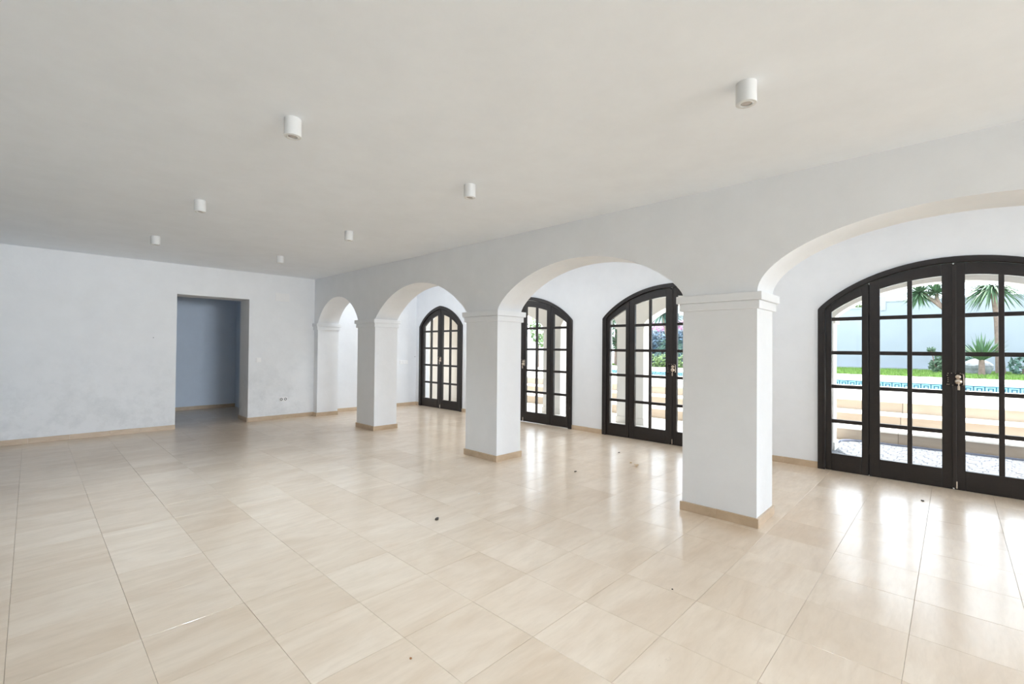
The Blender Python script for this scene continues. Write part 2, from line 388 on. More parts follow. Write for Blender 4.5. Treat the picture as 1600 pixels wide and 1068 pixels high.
for i in range(-2, 15):
    for j in range(-15, 27):
        cx, cy = X0 + (i + 0.5) * TX, Y0 + (j + 0.5) * TY
        if cx > D + 0.35 or cx < XL - 0.1 or cy < YF - 0.1: continue
        if cy > B + 0.2 and not (0.3 < cx < 3.5) and cy > BC + 0.2: continue
        if cy > 11.9: continue
        v = Vector((cx, cy, -CAM_Z)); dep = v.dot(Vector((math.sin(YAW), math.cos(YAW), 0)))
        side = v.x * math.cos(YAW) - v.y * math.sin(YAW)
        vis = dep > 0.25 and abs(side) < dep * 1.25 + 0.5
        if A - 0.05 < cx < A + AT + 0.05 and any(a < cy < b for a, b in PIERS): vis = False
        cells.append((0 if vis else 1, dep if vis else 99, cx, cy))
cells.sort()
tmb = MB(); tile_bm(tmb, 0, 0); tile_mesh = tmb.mesh('tile', M_TILE, weld=None)
rest = MB(); n_single = 0
for hid, dep, cx, cy in cells:
    dz = random.uniform(-0.0006, 0.0)
    if not hid and n_single < 299:
        o = obj('tile', tile_mesh, floor, (cx, cy, dz)); n_single += 1
        o.rotation_euler = (random.gauss(0, 0.0003), random.gauss(0, 0.0003), 0)
    else: tile_bm(rest, cx, cy, dz)
tag(rest.build('distant_tiles', M_TILE, floor, weld=None), kind='stuff')

# ------------------------------------------------------------------ skirting of stone pieces
SK_H, SK_T = 0.074, 0.016
def skirting(parent, p0, p1, nrm, piece=0.44):
    """pieces along p0->p1, standing on the floor, front towards nrm"""
    p0 = Vector((*p0, 0)); p1 = Vector((*p1, 0)); L = (p1 - p0).length; d = (p1 - p0) / L; nv = Vector((*nrm, 0))
    n = max(1, math.ceil(L / piece - 0.2)); cuts = [0.0]
    for i in range(1, n): cuts.append(L * i / n + random.uniform(-0.05, 0.05))
    cuts.append(L)
    for a, b in zip(cuts, cuts[1:]):
        q0 = p0 + d * (a + 0.0007); q1 = p0 + d * (b - 0.0007); t = SK_T + random.uniform(-0.0015, 0.0015); h = SK_H + random.uniform(-0.002, 0.002)
        mb = MB(); n0 = len(mb.v); c = 0.002
        ring = [(0, 0), (t, 0), (t, h - c), (t - c, h), (0, h)]
        for q in (q0, q1):
            for (u, z) in ring: mb.v.append(tuple(q + nv * u + Vector((0, 0, z))))
        for i in range(5):
            j = (i + 1) % 5; mb.f.append((i, j, j + 5, i + 5)); mb.mi.append(0)
        mb.f += [(4, 3, 2, 1, 0), (5, 6, 7, 8, 9)]; mb.mi += [0, 0]
        mb.build('skirting_stone', M_SKIRT, parent)
sk = tag(empty('baseboard_back'), kind='structure')
skirting(sk, (XL, B), (DX0, B), (0, -1)); skirting(sk, (DX1, B), (A, B), (0, -1))
skirting(sk, (DX1, B), (DX1, B + 0.5), (-1, 0)); skirting(sk, (A + AT, BC), (D, BC), (0, -1))
skirting(sk, (0.4, 11.85), (3.33, 11.85), (0, -1))
sk = tag(empty('baseboard_arcade'), kind='structure')
for k, (a, b) in enumerate(PIERS):
    b2 = b + SK_T if k < 5 else b
    a2 = a - SK_T if k > 0 else a
    skirting(sk, (A, a2), (A, b2 if k < 5 else B), (-1, 0)); 
    if k > 0: skirting(sk, (A, a), (A + AT, a), (0, -1))
    if k < 5: skirting(sk, (A, b), (A + AT, b), (0, 1))
    if 0 < k < 5: skirting(sk, (A + AT, a2), (A + AT, b2), (1, 0))
sk = tag(empty('baseboard_right'), kind='structure')
ed = [YF] + [e for yc, hw, _, _ in DOORS for e in (yc - hw, yc + hw)] + [BC]
for a, b in zip(ed[0::2], ed[1::2]): skirting(sk, (D, a), (D, b), (-1, 0), 0.30)

# ------------------------------------------------------------------ capitals (two projecting bands round each pier)
for k, (a, b) in enumerate(PIERS):
    mb = MB()
    for z0, z1, p in ((1.736, 1.803, 0.024), (1.803, 1.868, 0.045)):
        ya = a - (p if k > 0 else 0); yb = b + (p if k < 5 else 0)
        if k == 5: yb = BC - 0.001
        mb.box(A - p, A + AT + p, ya, yb, z0, z1)
    o = mb.build('capital', M_WALL, wall_arcade, bevel=0.005)

# ------------------------------------------------------------------ arched glazed doors
def door(idx, yc, hw, rise, mix, four):
    root = tag(empty('door_%d' % idx, (D, yc, 0)), kind='structure')
    ring = 0.072 if four else 0.080
    outer = arch_fn(0, hw, ZS, rise, mix)
    hi = hw - ring
    inner = arch_fn(0, hi, ZS - 0.005, rise - ring + 0.012, mix)
    XF0, XF1 = -0.028, 0.075          # frame
    XL0, XL1 = -0.006, 0.042          # leaves
    # frame: jambs and arched head
    mb = MB()
    for s in (-1, 1): mb.box(XF0, XF1, min(s * hi, s * hw), max(s * hi, s * hw), 0.0, ZS)
    no = 40
    def cur(fn, w, i): y = -w * math.cos(math.pi * i / no); return y, fn(y)
    n = len(mb.v)
    for i in range(no + 1):
        yo, zo = cur(outer, hw, i); yi, zi = cur(inner, hi, i)
        if i in (0, no): zo = ZS; zi = ZS - 0.005
        mb.v += [(XF0, yo, zo), (XF0, yi, zi), (XF1, yo, zo), (XF1, yi, zi)]
    for i in range(no):
        p, q = n + 4 * i, n + 4 * i + 4
        mb.f += [(p, q, q + 1, p + 1), (p + 2, p + 3, q + 3, q + 2), (p, p + 2, q + 2, q), (p + 1, q + 1, q + 3, p + 3)]; mb.mi += [0] * 4
    mb.build('door_frame', M_WOOD, root, smooth=30, bevel=0.004)
    # rounded bead inside the frame
    pts = [(XF0 - 0.001, -hi - 0.006, 0.02), (XF0 - 0.001, -hi - 0.006, ZS)] + [(XF0 - 0.001, -(hi + 0.006) * math.cos(math.pi * i / 30), inner(-hi * math.cos(math.pi * i / 30)) + 0.006) for i in range(1, 30)] + [(XF0 - 0.001, hi + 0.006, ZS), (XF0 - 0.001, hi + 0.006, 0.02)]
    b = MB(); b.tube(pts, 0.0055, 6); b.build('frame_bead', M_WOOD2, root, smooth=60)
    bars = [0.580, 0.987, 1.384, 1.780]; BH = 0.021
    gap = 0.0025
    if four:
        spans = [(-hi, -0.683, [(-1.03, -0.746)]), (-0.681, -gap, [(-0.587, -0.357), (-0.317, -0.086)]),
                 (gap, 0.681, [(0.086, 0.317), (0.357, 0.587)]), (0.683, hi, [(0.746, 1.03)])]
    else:
        spans = [(-hi, -gap, [(-0.612, -0.374), (-0.326, -0.090)]), (gap, hi, [(0.090, 0.326), (0.374, 0.612)])]
    gi = arch_fn(0, hi - 0.045, ZS - 0.055, rise - ring - 0.062, mix)   # upper edge of the glass
    leaves = []; LB = 0.009 if idx == 3 else 0.002
    for li, (a, b_, cols) in enumerate(spans):
        lv = MB(); zt = lambda y: inner(max(-hi, min(hi, y))) - 0.004
        g0, g1 = cols[0][0], cols[-1][1]
        lv.strip(XL0, XL1, lin(a + 0.003 if a > -hi + .01 else a + 0.004, g0, 8), lambda y: LB, zt)
        lv.strip(XL0, XL1, lin(g1, b_ - 0.003 if b_ < hi - .01 else b_ - 0.004, 8), lambda y: LB, zt)
        lv.strip(XL0, XL1, [g0, g1], lambda y: LB, lambda y: 0.200)
        lv.strip(XL0, XL1, lin(g0, g1, 14), gi, zt)
        leaf = lv.build('door_leaf', M_WOOD, root, smooth=30, bevel=0.003); leaves.append(leaf)
        # glazing bars
        for (c0, c1), (d0, d1) in zip(cols, cols[1:]):
            v = MB(); v.strip(XL0 + 0.006, XL1 - 0.006, lin(c1, d0, 2), lambda y: 0.200, lambda y: gi(y)); v.build('glazing_bar', M_WOOD2, leaf, bevel=0.003)
        for (c0, c1) in cols:
            prev = 0.200
            for z in bars:
                if z - BH > min(gi(c0), gi(c1)): break
                v = MB(); v.box(XL0 + 0.006, XL1 - 0.006, c0, c1, z - BH, z + BH); v.build('glazing_bar', M_WOOD2, leaf, bevel=0.003)
                p = MB(); p.box(0.016, 0.020, c0 - 0.002, c1 + 0.002, prev, z - BH); p.build('glass_pane', M_GLASS, leaf); prev = z + BH
            p = MB(); p.strip(0.016, 0.020, lin(c0 - 0.002, c1 + 0.002, 8), lambda y, pv=prev: pv, lambda y: gi(y) + 0.002); p.build('glass_pane', M_GLASS, leaf)
        # hinges as small rounded knuckles
    if four:
        for s in (-1, 1):
            for z in (0.28, 1.10, 1.86):
                k = MB(); k.lathe([(0, -0.035), (0.006, -0.035), (0.006, 0.035), (0, 0.035)], (XL0 - 0.004, s * 0.682, z), 8); k.build('hinge', M_IRON, root, smooth=40)
    # rebate strips closing the joints between the leaves, on the garden side
    for yy in ((-0.682, 0.0, 0.682) if four else (0.0,)):
        k = MB(); zz = inner(max(-hi + 0.02, min(hi - 0.02, yy + 0.012 * (1 if yy > 0 else -1)))) - 0.01
        k.box(XL1 - 0.002, XL1 + 0.012, yy - 0.014, yy + 0.014, 0.006, zz); k.build('rebate_strip', M_WOOD2, root)
    # astragal covering the meeting of the leaves
    k = MB(); k.box(XL0 - 0.010, XL0 + 0.002, -0.002 - 0.020, -0.002 + 0.012, 0.03, inner(0.0) - 0.03); k.build('astragal', M_WOOD2, root, bevel=0.004)
    # studded iron rim lock on the right hand leaf
    right = leaves[1] if four else leaves[0]
    o = -1
    k = MB(); k.box(XL0 - 0.016, XL0 - 0.001, -0.074, 0.052, 1.058, 1.192); lock = k.build('rim_lock', M_IRON, right, bevel=0.003)
    k = MB()
    for (yy, zz) in ((0.04, 1.185), (0.014, 1.188), (-0.015, 1.186), (0.045, 1.165), (0.04, 1.14), (0.04, 1.12), (0.04, 1.10), (0.046, 1.072), (0.034, 1.072), (0.005, 1.066), (-0.05, 1.188)):
        k.lathe([(0, -0.022), (0.003, -0.021), (0.0045, -0.016), (0, -0.014)], (XL0, yy, zz), 8, axis='x')
    k.tube([(XL0 - 0.018, -0.060, 1.182), (XL0 - 0.022, -0.072, 1.180), (XL0 - 0.022, -0.074, 1.120), (XL0 - 0.022, -0.074, 1.072), (XL0 - 0.018, -0.062, 1.068)], 0.004, 6)
    k.build('stud_plate', M_BRASS, right, smooth=40)['label'] = 'pale brass studs and bracket round the lock'
    k = MB(); k.lathe([(0, -0.034), (0.012, -0.033), (0.020, -0.028), (0.023, -0.018), (0.023, -0.010), (0, -0.010)], (XL0, -0.034, 1.152), 16, axis='x')
    k.lathe([(0, -0.046), (0.014, -0.045), (0.024, -0.038), (0.029, -0.026), (0.020, -0.016), (0.014, -0.010), (0, -0.010)], (XL0, -0.036, 1.104), 16, axis='x')
    k.build('door_knob', M_BRASS, right, smooth=60)['label'] = 'round brass knob and cylinder'
    k = MB(); k.tube([(XL0 - 0.042, -0.038, 1.092), (XL0 - 0.044, -0.038, 1.060)], 0.004, 6); k.box(XL0 - 0.047, XL0 - 0.041, -0.047, -0.029, 1.018, 1.062)
    k.build('key', M_BRASS, right, bevel=0.001)
    # foot bolt
    k = MB(); k.tube([(XL0 - 0.006, -0.022, 0.015), (XL0 - 0.006, -0.022, 0.085)], 0.006, 8); k.build('foot_bolt', M_BRASS, right, smooth=40)
    return root
for i, (yc, hw, rise, mix) in enumerate(DOORS): door(i + 1, yc, hw, rise, mix, i < 3)
# door thresholds (worn stone sill outside each door)
M_SILL = simple('threshold_stone', (0.62, 0.56, 0.48), 0.6, var=0.1)
for i, (yc, hw, rise, mix) in enumerate(DOORS):
    mb = MB(); mb.box(D + 0.08, D + DT + 0.04, yc - hw, yc + hw, -0.012, 0.008); tag(mb.build('trim_%d' % (i + 1), M_SILL, bevel=0.003), kind='structure')
# unseen frames behind the photographer, added where the fill light enters
for k, (x0, x1) in enumerate(((XL + 0.05, A), (A + AT, D - 0.05))):
    mb = MB(); t = 0.05
    mb.box(x0, x1, YF - 0.12, YF - 0.06, -0.01, t); mb.box(x0, x1, YF - 0.12, YF - 0.06, 2.65 - t, 2.65)
    for x in (x0, (x0 + x1 - t) / 2, x1 - t): mb.box(x, x + t, YF - 0.12, YF - 0.06, -0.01, 2.65)
    tag(mb.build('added_window_%d' % (k + 1), M_PLAST), kind='structure')

# ------------------------------------------------------------------ ceiling downlights
def downlight(x, y, label):
    t = tag(empty('ceiling_downlight', (x, y, H)), label, 'ceiling light', 'white surface mounted cylinder downlights on the ceiling')
    r = 0.0485
    b = MB(); b.lathe([(0, 0.0), (r, 0.0), (r, -0.104), (r - 0.002, -0.106), (0.037, -0.106), (0.037, -0.100)], seg=40)
    b.build('lamp_body', M_LAMP, t, smooth=40)
    b = MB(); b.lathe([(0.037, -0.101), (0.037, -0.104), (0.030, -0.1075), (0.027, -0.1055), (0.027, -0.098)], seg=32); b.build('lamp_ring', M_LAMP, t, smooth=40)
    b = MB(); b.lathe([(0.0375, -0.1005), (0.0, -0.0995)], seg=24); b.build('lamp_recess', M_RIM, t)
    b = MB(); b.lathe([(0.0, -0.1035), (0.018, -0.103), (0.0255, -0.101)], seg=24); b.build('lamp_lens', M_LENS, t, smooth=60)
    return t
for x, y, lab in ((2.54, 0.752, 'white cylinder downlight nearest the camera, above the big pier'),
                  (1.085, 2.83, 'white cylinder downlight, nearest one of the left-hand row'),
                  (2.56, 2.89, 'white cylinder downlight, second of the row beside the arcade'),
                  (1.10, 5.06, 'white cylinder downlight, middle one of the left-hand row'),
                  (2.62, 5.10, 'white cylinder downlight, third of the row beside the arcade'),
                  (1.08, 7.14, 'white cylinder downlight above the doorway side, farthest of the left row'),
                  (2.63, 7.27, 'white cylinder downlight, farthest of the row beside the arcade')):
    downlight(x, y, lab)

# ------------------------------------------------------------------ wall fittings
def wall_plate(name, x, z, w, h, label, cat, y, rockers=0, sockets=0, cover=False):
    t = tag(empty(name, (x, y, z)), label, cat)
    b = MB(); b.box(-w / 2, w / 2, -0.009 if not cover else -0.004, 0, -h / 2, h / 2); b.build('plate', M_PLAST if not cover else M_CAP, t, bevel=0.003)
    for i in range(rockers):
        rw = w * 0.84 / rockers; cx = -w * 0.42 + rw * (i + 0.5)
        b = MB(); b.box(cx - rw * 0.45, cx + rw * 0.45, -0.014, -0.008, -h * 0.34, h * 0.34); b.build('rocker', M_PLAST, t, bevel=0.002)
    for i in range(sockets):
        cx = (i - (sockets - 1) / 2) * w / sockets
        b = MB(); seg = 20
        b.lathe([(0.0, 0.0), (0.021, 0.0), (0.0215, 0.004), (0.026, 0.004)], (0, 0, 0), seg)
        b.v = [(p[0] + cx, -0.0095 - (p[2]), p[1]) for p in b.v]; b.build('socket', M_HOLE, t)
        b = MB(); b.lathe([(0.0, 0.0), (0.004, 0.0)], (0, 0, 0), 8); vv = []
        b.lathe([(0.0, 0.0), (0.013, 0.001), (0.014, 0.002)], (0, 0, 0), 12)
        b.v = [(p[0] + cx, -0.0100 - p[2], p[1]) for p in b.v]; b.build('socket_core', M_PLAST, t)
    return t
wall_plate('light_switch', 2.995, 1.135, 0.088, 0.088, 'white light switch right of the open doorway', 'light switch', B, rockers=1)
wall_plate('wall_socket', 3.452, 0.374, 0.155, 0.082, 'white double socket low on the end wall right of the doorway', 'socket', B, sockets=2)
wall_plate('junction_box_cover', 3.41, 2.345, 0.26, 0.155, 'white painted square cover high up near the ceiling corner', 'cover plate', B, cover=True)
wall_plate('light_switch', 6.283, 1.045, 0.235, 0.09, 'white triple light switch at the end of the corridor by the far door', 'light switch', BC, rockers=3)
t = MB(); t.tube([(6.60, BC, 1.175), (6.60, BC - 0.012, 1.172), (6.60, BC - 0.018, 1.18)], 0.006, 6)
tag(t.build('wall_hook', M_HOLE, smooth=60), 'tiny dark hook in the wall left of the far door', 'hook')
t = MB(); t.tube([(1.40, B, 1.52), (1.40, B - 0.010, 1.518)], 0.006, 6)
tag(t.build('wall_screw', M_HOLE), 'small screw in the white wall left of the doorway', 'screw')

# ------------------------------------------------------------------ litter on the floor
M_LEAF = simple('dry_leaf', (0.52, 0.36, 0.20), 0.7, var=0.3, scale=60)
M_GREY = simple('dark_crumb', (0.07, 0.055, 0.045), 0.8)
M_RUST = simple('rusty_crumb', (0.35, 0.16, 0.06), 0.8)
M_CHIP = simple('white_plaster_chip', (0.85, 0.84, 0.82), 0.8)
def leaf_mesh(L, W, mat):
    b = MB(); k = 8; prev = None
    for i in range(k + 1):
        t = i / k; w = W * math.sin(math.pi * min(1, t * 0.96 + 0.02)) ** 0.8; z = 0.004 + 0.012 * math.sin(t * 3.0); x = (t - 0.5) * L
        cur = ((x, -w, z + 0.006), (x, 0, z), (x, w, z + 0.009))
        if prev:
            b.quad(prev[0], cur[0], cur[1], prev[1]); b.quad(prev[1], cur[1], cur[2], prev[2])
        prev = cur
    return b.mesh('dry_leaf', mat, weld=True)
o = obj('dry_leaf', leaf_mesh(0.10, 0.03, M_LEAF), None, (5.116, 2.72, 0.0), 0.6); o['label'] = 'curled brown dry leaf on the tiles before the middle door'; o['category'] = 'leaf'
def crumb(name, x, y, r, mat, lab, stretch=1.0):
    bm = bmesh.new(); bmesh.ops.create_icosphere(bm, subdivisions=2, radius=r)
    rnd = random.Random(int(x * 1000))
    for v in bm.verts: v.co *= rnd.uniform(0.75, 1.2); v.co.z *= 0.45; v.co.x *= stretch
    mz = min(v.co.z for v in bm.verts)
    for v in bm.verts: v.co.z -= mz
    me = bpy.data.meshes.new(name); bm.to_mesh(me); bm.free(); me.materials.append(mat)
    o = obj(name, me, None, (x, y, 0.0), rnd.uniform(-0.4, 0.9)); o['label'] = lab; o['category'] = 'debris'
crumb('crumb', 5.211, 2.843, 0.014, M_LEAF, 'small brown fragment just behind the dry leaf', 1.5)
crumb('crumb', 5.607, 3.236, 0.012, M_GREY, 'dark crumb between the dry leaf and the middle door', 1.3)
crumb('crumb', 4.369, 3.074, 0.013, M_GREY, 'dark crumb on the tiles under the middle arch', 1.6)
crumb('crumb', 2.345, 3.010, 0.014, M_GREY, 'dark sliver lying in the open floor left of the big pier', 2.2)
crumb('crumb', 3.044, 3.257, 0.008, M_CHIP, 'white chip on the floor before the second pier')
crumb('crumb', 2.651, 1.175, 0.006, M_GREY, 'dark round crumb on the floor in front of the big pier')
crumb('crumb', 1.221, 1.746, 0.006, M_RUST, 'tiny rust coloured crumb on the nearest tiles')
crumb('crumb', 5.90, 0.21, 0.012, M_GREY, 'dark crumb near the big glazed door on the right', 1.5)

# ------------------------------------------------------------------ porch outside the doors
popen = [(-4.1, -1.70), (-1.14, 1.23), (1.79, 4.16), (4.72, 6.10), (6.58, 9.05)]
pops = [(a, b, arch_fn((a + b) / 2, (b - a) / 2, 1.86, 0.44 if b - a > 2 else 0.42, 0.35)) for a, b in popen]
porch = arched_wall('wall_porch', PX_IN, PX_OUT, -4.6, 9.72, 2.86, pops, M_PORCH, seg=28)
M_CREAM = simple('cream_porch_end_render', (0.60, 0.555, 0.49), 0.8, var=0.04, scale=2)
mb = MB(); mb.box(D + DT, PX_IN, BC + 0.02, BC + 0.3, -0.02, 2.6)
tag(mb.build('wall_porch_end', M_CREAM), kind='structure')
M_ROOFT = simple('porch_roof_render', (0.78, 0.74, 0.68), 0.8)
mb = MB(); mb.box(D + DT, PX_OUT + 0.25, -4.6, 9.72, 2.62, 2.86); tag(mb.build('ceiling_porch', M_ROOFT), kind='structure')
M_PAVE = simple('pale_porch_paving', (0.66, 0.64, 0.60), 0.7, var=0.06, scale=4)
mb = MB(); mb.box(D + DT, 9.2, -8, 20, -0.25, -0.022); tag(mb.build('floor_porch', M_PAVE), kind='structure')
# stone shoes at the foot of the porch piers
for a, b in ((1.23, 1.79), (4.16, 4.72), (6.10, 6.58)):
    mb = MB(); mb.box(PX_IN - 0.02, PX_OUT + 0.02, a - 0.02, b + 0.02, -0.022, 0.10); mb.build('pier_plinth', M_PORCH, porch, bevel=0.004)
    mb = MB(); mb.box(PX_IN - 0.03, PX_OUT + 0.03, a - 0.03, b + 0.03, 1.80, 1.86); mb.build('capital', M_PORCH, porch, bevel=0.004)

# cobbled patch laid in waves
M_COB = simple('grey_white_setts', (0.155, 0.17, 0.19), 0.7, var=0.15, scale=25, bump=0.1)
M_COBJ = simple('sett_joint', (0.07, 0.08, 0.10), 0.9)
cob = empty('cobbled_paving', (0, 0, -0.022)); tag(cob, 'grey white cobbles laid in waves outside the big door', 'paving')
mb = MB(); mb.box(7.0, 9.19, -6.0, 1.30, 0.0, 0.006); mb.build('sett_bed', M_COBJ, cob)
mb = MB(); r = random.Random(3)
xx = 7.02
while xx < 9.12:
    y = -5.98 + r.uniform(0, 0.05)
    while y < 1.22:
        w = r.uniform(0.12, 0.15); xo = 0.022 * math.sin(y * 2 * math.pi / 0.42) ; x = xx + xo
        if not (x > 8.95 and y > 1.05): 
            x0, x1, y0, y1 = x, x + 0.072, y, y + w - 0.006; z = 0.010 + r.uniform(-0.001, 0.001); c = 0.006
            n = len(mb.v)
            for (i, zz) in ((0, 0.004), (c, z)):
                mb.v += [(x0 + i, y0 + i, zz), (x1 - i, y0 + i, zz), (x1 - i, y1 - i, zz), (x0 + i, y1 - i, zz)]
            for q in range(4):
                q2 = (q + 1) % 4; mb.f.append((n + q, n + q2, n + 4 + q2, n + 4 + q)); mb.mi.append(0)
            mb.f.append((n + 4, n + 5, n + 6, n + 7)); mb.mi.append(0)
        y += w
    xx += 0.094
tag(mb.build('setts', M_COB, cob, weld=None), kind='stuff')
M_CURB = simple('dark_curb_slate', (0.16, 0.18, 0.24), 0.7)
mb = MB()
mb.box(9.13, 9.19, -6.0, 1.02, 0.0, 0.03); mb.box(7.0, 8.90, 1.27, 1.31, 0.0, 0.03)
pts = [(8.90 + 0.26 * math.sin(a), 1.02 + 0.26 * math.cos(a), 0.015) for a in lin(0, math.pi / 2, 8)]
mb.tube(pts, 0.022, 6); mb.build('curb', M_CURB, cob)

# steps up to the pool terrace
M_STEP = stone('sandy_step_stone', (0.33, 0.265, 0.205), (0.42, 0.355, 0.285), 0.7, vein=(3, 1.2, 6), pits=False, randomise=0.25)
M_TERR = simple('sunlit_terrace_paving', (0.84, 0.80, 0.74), 0.7, var=0.05, scale=2)
st = empty('garden_steps', (0, 0, 0)); tag(st, 'broad cream stone steps rising from the porch to the pool terrace', 'steps')
for k, (x, z0, z1) in enumerate(((9.20, -0.022, 0.19), (9.64, 0.19, 0.40), (10.05, 0.40, 0.59))):
    y = -6.0
    while y < 16:
        L = 2.2; mb = MB(); mb.box(x, x + 0.46 if k < 2 else x + 0.3, y, y + L - 0.006, z0 - (0.0 if k == 0 else 0.02), z1 - 0.03); mb.build('riser_stone', M_STEP, st)
        mb = MB(); mb.box(x - 0.025, x + (0.44 if k < 2 else 0.30), y, y + L - 0.004, z1 - 0.03, z1); mb.build('tread_stone', M_TERR, st, bevel=0.004)
        y += L
    mb = MB(); mb.box(x + 0.05, 10.35, -8, 20, -0.25, z1 - 0.035)
    mb.build('step_core', M_STEP, st)
mb = MB(); mb.box(10.35, 13.7, -9, 22, -0.3, 0.588); mb.box(13.7, 17.0, 12, 22, -0.3, 0.588); mb.box(13.7, 17.0, -9, -5, -0.3, 0.588); mb.box(17.0, 20.6, -9, 13.2, -0.3, 0.588)
tag(mb.build('pool_terrace', M_TERR), kind='structure')

# pool
M_WATER = simple('pool_water', (0.20, 0.55, 0.62), 0.04, spec=0.6, bump=0.1, bscale=6)
M_PT = simple('pale_pool_tile', (0.30, 0.39, 0.43), 0.25)
M_PB = simple('blue_key_tile', (0.02, 0.06, 0.095), 0.25)
pool = empty('swimming_pool', (13.7, 0, 0)); tag(pool, 'swimming pool with a blue meander tile band below its far coping', 'pool')
mb = MB(); mb.box(0.0, 3.28, -5, 12, -0.2, 0.30); mb.build('pool_water', M_WATER, pool)
mb = MB(); mb.box(3.22, 3.55, -5, 12, 0.55, 0.61); mb.box(-0.28, 0.05, -5, 12, 0.55, 0.602); mb.build('pool_coping', M_TERR, pool, bevel=0.01)
tb = MB(); tb.box(0.0, 0.012, 0.001, 0.199, 0.0, 0.2, 0)
for (y0, y1, z0, z1) in ((0.0, 0.2, 0.172, 0.192), (0.02, 0.045, 0.03, 0.172), (0.155, 0.18, 0.03, 0.14), (0.07, 0.18, 0.12, 0.142), (0.075, 0.098, 0.055, 0.12), (0.075, 0.135, 0.035, 0.055)):
    tb.box(-0.002, 0.0, y0, y1, z0, z1, 1)
tmesh = tb.mesh('key_tile', [M_PT, M_PB])
y = -4.0
while y < 11.8:
    obj('key_tile', tmesh, pool, (3.28, y, 0.355)); y += 0.2

# lawn
M_SOIL = simple('lawn_green', (0.07, 0.13, 0.03), 0.9, var=0.35, scale=3)
M_BLADE = simple('grass_blade', (0.12, 0.22, 0.035), 0.7, var=0.4, scale=5)
mb = MB(); mb.box(20.6, 27.2, -10, 13.2, -0.3, 0.60); lawn = mb.build('lawn', M_SOIL); tag(lawn, 'strip of bright green grass between pool and garden wall', 'lawn')
mb = MB(); r = random.Random(11)
for i in range(26000):
    x = r.uniform(20.65, 27.2); y = min(13.1, x * r.choice([r.uniform(-0.08, 0.17), r.uniform(-0.08, 0.17), r.uniform(0.44, 0.60)])); h = r.uniform(0.04, 0.11); a = r.uniform(0, 3.14); w = 0.012
    dx, dy = w * math.cos(a), w * math.sin(a); lx, ly = r.uniform(-0.04, 0.04), r.uniform(-0.04, 0.04)
    mb.tri((x - dx, y - dy, 0.6), (x + dx, y + dy, 0.6), (x + lx, y + ly, 0.6 + h))
tag(mb.build('grass', M_BLADE, lawn, weld=None), kind='stuff')

# garden wall
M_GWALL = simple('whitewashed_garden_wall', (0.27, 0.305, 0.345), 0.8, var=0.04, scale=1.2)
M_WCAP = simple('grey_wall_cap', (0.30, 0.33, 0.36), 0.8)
gw = empty('garden_wall', (27.4, 0, 0)); tag(gw, 'tall whitewashed garden wall with thin grey coping behind the lawn', 'wall')
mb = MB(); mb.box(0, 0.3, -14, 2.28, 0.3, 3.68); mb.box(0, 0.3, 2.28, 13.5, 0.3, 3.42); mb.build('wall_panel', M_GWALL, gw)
mb = MB(); mb.box(-0.03, 0.33, -14, 2.31, 3.68, 3.74); mb.box(-0.03, 0.33, 2.31, 13.5, 3.42, 3.48); mb.box(-0.04, 0.0, 2.2, 2.4, 3.3, 3.95); mb.build('wall_coping', M_WCAP, gw)
mb = MB(); mb.box(-0.18, 0, -14, 13.5, 0.3, 0.72); mb.build('wall_footing', M_GWALL, gw)

# ------------------------------------------------------------------ plants
M_YUC = simple('yucca_leaf', (0.055, 0.12, 0.055), 0.5, var=0.45, scale=3)
M_YUC2 = simple('blue_green_leaf', (0.06, 0.13, 0.10), 0.5, var=0.4, scale=3)
M_BARK = simple('yucca_bark', (0.17, 0.125, 0.10), 0.85, var=0.3, scale=12)
M_SHRUB = simple('shrub_leaf', (0.05, 0.10, 0.05), 0.6, var=0.5, scale=4)
M_LIME = simple('lime_tree_leaf', (0.13, 0.21, 0.07), 0.6, var=0.4, scale=2)
M_PINK = simple('pink_bract', (0.42, 0.17, 0.33), 0.6, var=0.3, scale=9)
M_HEDGE = simple('blue_grey_hedge_leaf', (0.085, 0.14, 0.19), 0.6, var=0.5, scale=4)
def rosette(parent, name, c, R, n, mat, rnd, up=0.2, droop=0.5, lo=-0.6, hi=1.3, width=0.035):
    mb = MB()
    for i in range(n):
        az = rnd.uniform(0, 2 * math.pi); el = rnd.uniform(lo, hi); L = R * rnd.uniform(0.75, 1.05); w = width * rnd.uniform(0.8, 1.3)
        d = Vector((math.cos(az) * math.cos(el), math.sin(az) * math.cos(el), math.sin(el))); side = d.cross(Vector((0, 0, 1))).normalized()
        prev = None; k = 4
        for t in range(k + 1):
            u = t / k; p = Vector(c) + d * L * u + Vector((0, 0, -droop * R * u * u * math.cos(el)))
            ww = w * (1 - u) ** 0.7 * (0.5 + min(1, u * 3) * 0.5) if t < k else 0.0015
            cur = (p - side * ww, p + Vector((0, 0, -ww * 0.5)), p + side * ww)
            if prev:
                mb.quad(tuple(prev[0]), tuple(cur[0]), tuple(cur[1]), tuple(prev[1])); mb.quad(tuple(prev[1]), tuple(cur[1]), tuple(cur[2]), tuple(prev[2]))
            prev = cur
    return tag(mb.build(name, mat, parent, weld=None), kind='stuff')
